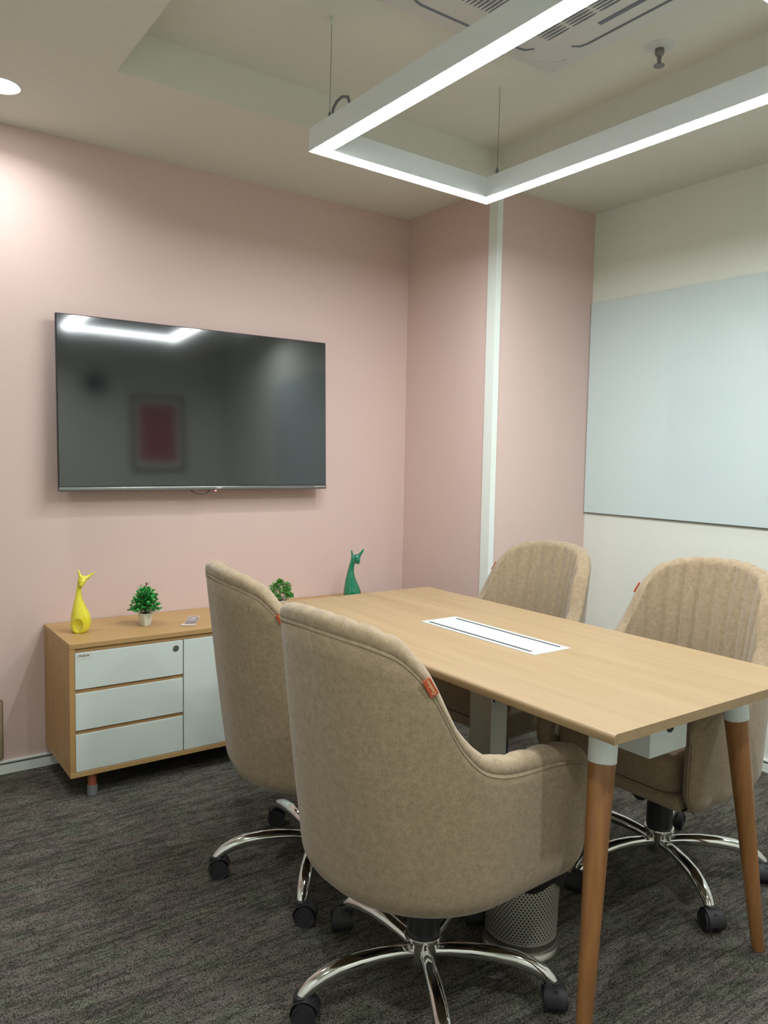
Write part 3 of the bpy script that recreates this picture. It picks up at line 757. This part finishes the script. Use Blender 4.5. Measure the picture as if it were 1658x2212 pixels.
def make_chair(label, base_angle, px, py, rz, swivel=(), off=(0, 0), lift=0):
    ox, oy = off[0]*cos(rz)+off[1]*sin(rz), -off[0]*sin(rz)+off[1]*cos(rz)
    ch = thing('office_chair', label, 'chair', (0, 0, 0), 0, 'taupe fabric swivel chairs around the table')
    so, si = build_shell()
    sh = obj('outer_shell', so, 'fabric', ch, smooth='all')
    pd = obj('padded_lining', si, 'fabric', ch, smooth='all')
    obj('stitching', stitch_ring(.006, .0006), 'fabric_dark', sh)
    bm = bmesh.new(); rounded_cushion(bm, -.20, .266, .135, .226, .362, .470, .030); obj('seat_cushion', bm, 'fabric', ch, smooth='all')
    bm = bmesh.new(); bx(bm, -.10, .252, -.222, .222, ZB+.0015, .366, bev=.014, seg=3); obj('seat_base', bm, 'fabric', ch, smooth=True)
    bm = bmesh.new(); tube(bm, [(.2545, -.205, .363), (.2545, .205, .363)], .0022, n=6); obj('piping', bm, 'fabric', ch)
    # brand tag on the sitter's right edge of the backrest
    best = None
    for i in range(NS):
        s = -1+2*i/(NS-1)
        if s > 0: break
        p, n, _ = plan(s)
        if p.x < -.158: best = s; break
    s0 = best; p, n, _ = plan(s0); h0 = top_h(s0); p1, _, _ = plan(s0-.045); h1 = top_h(s0-.045)
    A_, _ = shell_pt(s0, h0-.017, .0); B_, _ = shell_pt(s0-.045, h1-.017, .0)
    ax = (B_-A_).normalized(); nn = Vector((n.x, n.y, .35)); nn = (nn-ax*nn.dot(ax)).normalized(); bi = nn.cross(ax).normalized()
    bm = bmesh.new(); bx(bm, 0, .038, -.012, .006, 0, .0030, bev=.0007, seg=1)
    tg = obj('brand_tag', bm, 'orange', pd); mt = Matrix((ax, bi, nn)).transposed().to_4x4()
    ctr = A_+nn*.0035
    mt.translation = ctr; tg.matrix_local = mt; tg['label'] = 'orange leather brand tag'
    lt = letters('tag_lettering', 'Geeken', .0105, 'orange_edge', tg, (.019, -.002, .0034), (0, 0, pi), ext=.0003)
    if bi.z < 0: pass
    # mechanism, gas column, hub
    bm = bmesh.new(); bx(bm, -.10, .10, -.08, .08, ZB-.028, ZB+.004, bev=.006); obj('tilt_mechanism', bm, 'black', ch, smooth=True)
    bm = bmesh.new(); tube(bm, [(.06, -.07, ZB-.018), (.06, -.135, ZB-.018)], [.006, .006], n=10); bx(bm, .03, .09, -.16, -.115, ZB-.030, ZB-.006, bev=.009, seg=3)
    obj('lever', bm, 'black', ch, smooth=True)
    bm = bmesh.new(); tube(bm, [(.085, .025, ZB-.030), (.09, .025, ZB-.030), (.145, .025, ZB-.030), (.150, .025, ZB-.030)], [.024, .029, .029, .025], n=24)
    obj('tension_knob', bm, 'black', ch, smooth=True)
    bm = bmesh.new(); lathe(bm, [(.0385, .128), (.0400, .132), (.0385, ZB-.022)], 40); obj('gas_column', bm, 'black', ch, smooth=True)
    bm = bmesh.new(); lathe(bm, [(.0365, .062), (.0375, .064), (.0365, .105), (.0370, .121), (.0450, .126), (.0465, .131), (.0445, .137), (.040, .139)], 48); obj('hub', bm, 'hubmetal', ch, smooth=True)
    for k in range(5):
        a = base_angle+k*2*pi/5
        lp = [(.030, .094), (.07, .101), (.12, .106), (.17, .1065), (.222, .102), (.258, .092), (.285, .079), (.303, .064), (.312, .052)]
        bm = bmesh.new(); tube(bm, [(r, 0, z) for r, z in lp], [.0165, .0175, .0190, .0198, .0200, .0192, .0178, .0160, .0142], n=20, squash=.92, upv=Vector((0, 0, 1)))
        bmesh.ops.rotate(bm, verts=bm.verts, cent=(0, 0, 0), matrix=Matrix.Rotation(a, 3, 'Z'))
        lg = obj('base_leg', bm, 'chrome', ch, smooth=True)
        # caster: twin wheels under a hood, swivelled
        sw = (D(swivel[k])-rz if k < len(swivel) else a+random.uniform(-1.2, 1.2))+pi
        bm = bmesh.new()
        for sy in (-1, 1):
            r = bmesh.ops.create_cone(bm, cap_ends=True, segments=32, radius1=.0275, radius2=.0275, depth=.017)
            for v in r['verts']:
                x, y, z = v.co; v.co = Vector((x, z+sy*.0160, y))
            bmesh.ops.bevel(bm, geom=[e_ for e_ in {e_ for v in r['verts'] for e_ in v.link_edges} if abs(e_.verts[0].co.y-e_.verts[1].co.y) < 1e-5 and len(e_.link_faces) == 2], offset=.004, segments=3, affect='EDGES')
        bmesh.ops.translate(bm, verts=bm.verts, vec=(0, 0, .0275))
        # hood: arc band over the wheels
        arc = []
        for j in range(15):
            th_ = radians(-18+j*(205)/14); arc.append((.0322*cos(th_), 0.0322*sin(th_)+.0285))
        rings = []
        for (x, z) in arc: rings.append([bm.verts.new((x, y, z)) for y in (-.0215, -.010, .010, .0215)])
        for a_, b_ in zip(rings, rings[1:]):
            for i in range(3): bm.faces.new((a_[i], a_[i+1], b_[i+1], b_[i]))
        bx(bm, -.022, .022, -.0060, .0060, .010, .056, bev=.003)
        lathe(bm, [(.013, .044), (.0165, .048), (.0165, .063), (.014, .065)], 16, (.012, 0, 0))
        bmesh.ops.translate(bm, verts=bm.verts, vec=(-.012, 0, 0))
        bmesh.ops.rotate(bm, verts=bm.verts, cent=(0, 0, 0), matrix=Matrix.Rotation(sw+pi, 3, 'Z'))
        bmesh.ops.translate(bm, verts=bm.verts, vec=(.312*cos(a), .312*sin(a), 0))
        obj('caster', bm, 'castor', lg, smooth=True)
    for c_ in ch.children:
        nm = c_.name.split('.')[0]
        if nm in ('gas_column', 'hub', 'base_leg'): c_.location = (ox, oy, 0)
        else: c_.location.z += lift
    ch.location = (px, py, 0); ch.rotation_euler = (0, 0, rz)
    return ch
# every base swivels on its own, so its angle is given in the room and turned back by the seat's own turn
make_chair('taupe fabric swivel chair nearest the viewer, its curved back turned to the camera', D(97)-.0507, -1.3589, -1.8989, .0507, off=(.013, -.006), swivel=(62, 140, 150, 50, 60))
make_chair('taupe fabric swivel chair standing behind the nearest one, between it and the sideboard', D(88)+.163, -1.268, -1.2582, -.163, off=(-.004, -.014), swivel=(150, 155, 140, 80, 20))
make_chair('taupe fabric swivel chair across the table in front of the pink corner', D(60)-3.1679, -.3849, -1.1604, 3.1679, lift=-.0144)
make_chair('taupe fabric swivel chair with ribbed backrest at the right edge under the whiteboard', D(97)-3.1696, -.3799, -1.8779, 3.1696, off=(-.008, -.011), swivel=(330, 20, 60, 40, 200))

# ---------------------------------------------------------------- waste bin
wb = thing('waste_bin', 'perforated steel waste bin with black liner under the near chair', 'bin', (-1.022, -1.915, 0))
bm = bmesh.new(); n = 72; prof = [(.096, .022), (.094, .05), (.0955, .12), (.098, .18), (.100, .235)]
rings = lathe(bm, prof, n, cap=False)
ul = bm.loops.layers.uv.new('cells'); bm.verts.index_update()
order = {}
for ri_, (rg, (r, z)) in enumerate(zip(rings, prof)):
    for i, v in enumerate(rg): order[v] = (i, z)
for f in bm.faces:
    idx = [order[l.vert][0] for l in f.loops]; wrap = max(idx)-min(idx) > 2
    for l in f.loops:
        i, z = order[l.vert]
        if wrap and i == 0: i = n
        l[ul].uv = (i/n*62, (z-.050)/.0143)
obj('perforated_wall', bm, 'perf', wb, smooth='all')
bm = bmesh.new(); lathe(bm, [(.100, 0), (.104, .003), (.104, .010), (.099, .017), (.0955, .026), (.096, .045)], 64, cap=False); lathe(bm, [(.100, .002), (0, .002)], 64, cap=False); obj('base_ring', bm, 'steel', wb, smooth=True)
bm = bmesh.new(); rr_ = random.Random(5); rings = []
for k in range(9):
    rg = []
    for i in range(64):
        a = 2*pi*i/64; wob = 1+.012*sin(5*a+k)+.010*sin(11*a+2*k)
        zz = (.288, .286, .274, .238, .192+.014*sin(3*a+.6)+.008*sin(7*a))[k] if k < 5 else (.255, .22, .1, .03)[k-5]
        r = (.103, .114, .122, .121, .108)[k] if k < 5 else (.094, .091, .088, .08)[k-5]
        rg.append(bm.verts.new((r*wob*cos(a), r*wob*sin(a), zz)))
    rings.append(rg)
seq = rings[4::-1]+rings[5:]
for a, b in zip(seq, seq[1:]):
    for i in range(64): bm.faces.new((a[i], a[(i+1) % 64], b[(i+1) % 64], b[i]))
bm.faces.new(seq[-1])
obj('bin_liner', bm, 'bag', wb, smooth='all')

# ---------------------------------------------------------------- front wall (seen mirrored in the television)
ar = thing('framed_art', 'dark framed red abstract print on the wall behind the viewer, mirrored in the television', 'picture', (.02, YF, 1.70))
bm = bmesh.new()
for a in ((-.25, -.225, -.35, .35), (.225, .25, -.35, .35), (-.25, .25, -.35, -.325), (-.25, .25, .325, .35)): bx(bm, a[0], a[1], 0, .022, a[2], a[3])
obj('frame', bm, 'black', ar)
bm = box(-.226, .226, 0, .008, -.326, .326); obj('mount', bm, 'paper', ar)
bm = box(-.17, .17, .008, .010, -.26, .27); obj('print', bm, 'art_red', ar)
ck = thing('wall_clock', 'round dark sunburst clock on the wall behind the viewer, mirrored in the television', 'clock', (-.54, YF, 2.13))
bm = bmesh.new()
for k in range(36):
    a = k*pi/18; L = .17 if k % 2 else .13
    tube(bm, [(.05*cos(a), .012, .05*sin(a)), (L*cos(a), .012, L*sin(a))], [.004, .0015], n=5)
obj('rays', bm, 'black', ck)
bm = bmesh.new(); lathe(bm, [(.06, 0), (.06, -.03), (.05, -.034), (0, -.034)], 32); bmesh.ops.rotate(bm, verts=bm.verts, cent=(0, 0, 0), matrix=Matrix.Rotation(pi/2, 3, 'X')); obj('clock_body', bm, 'black', ck, smooth=True)
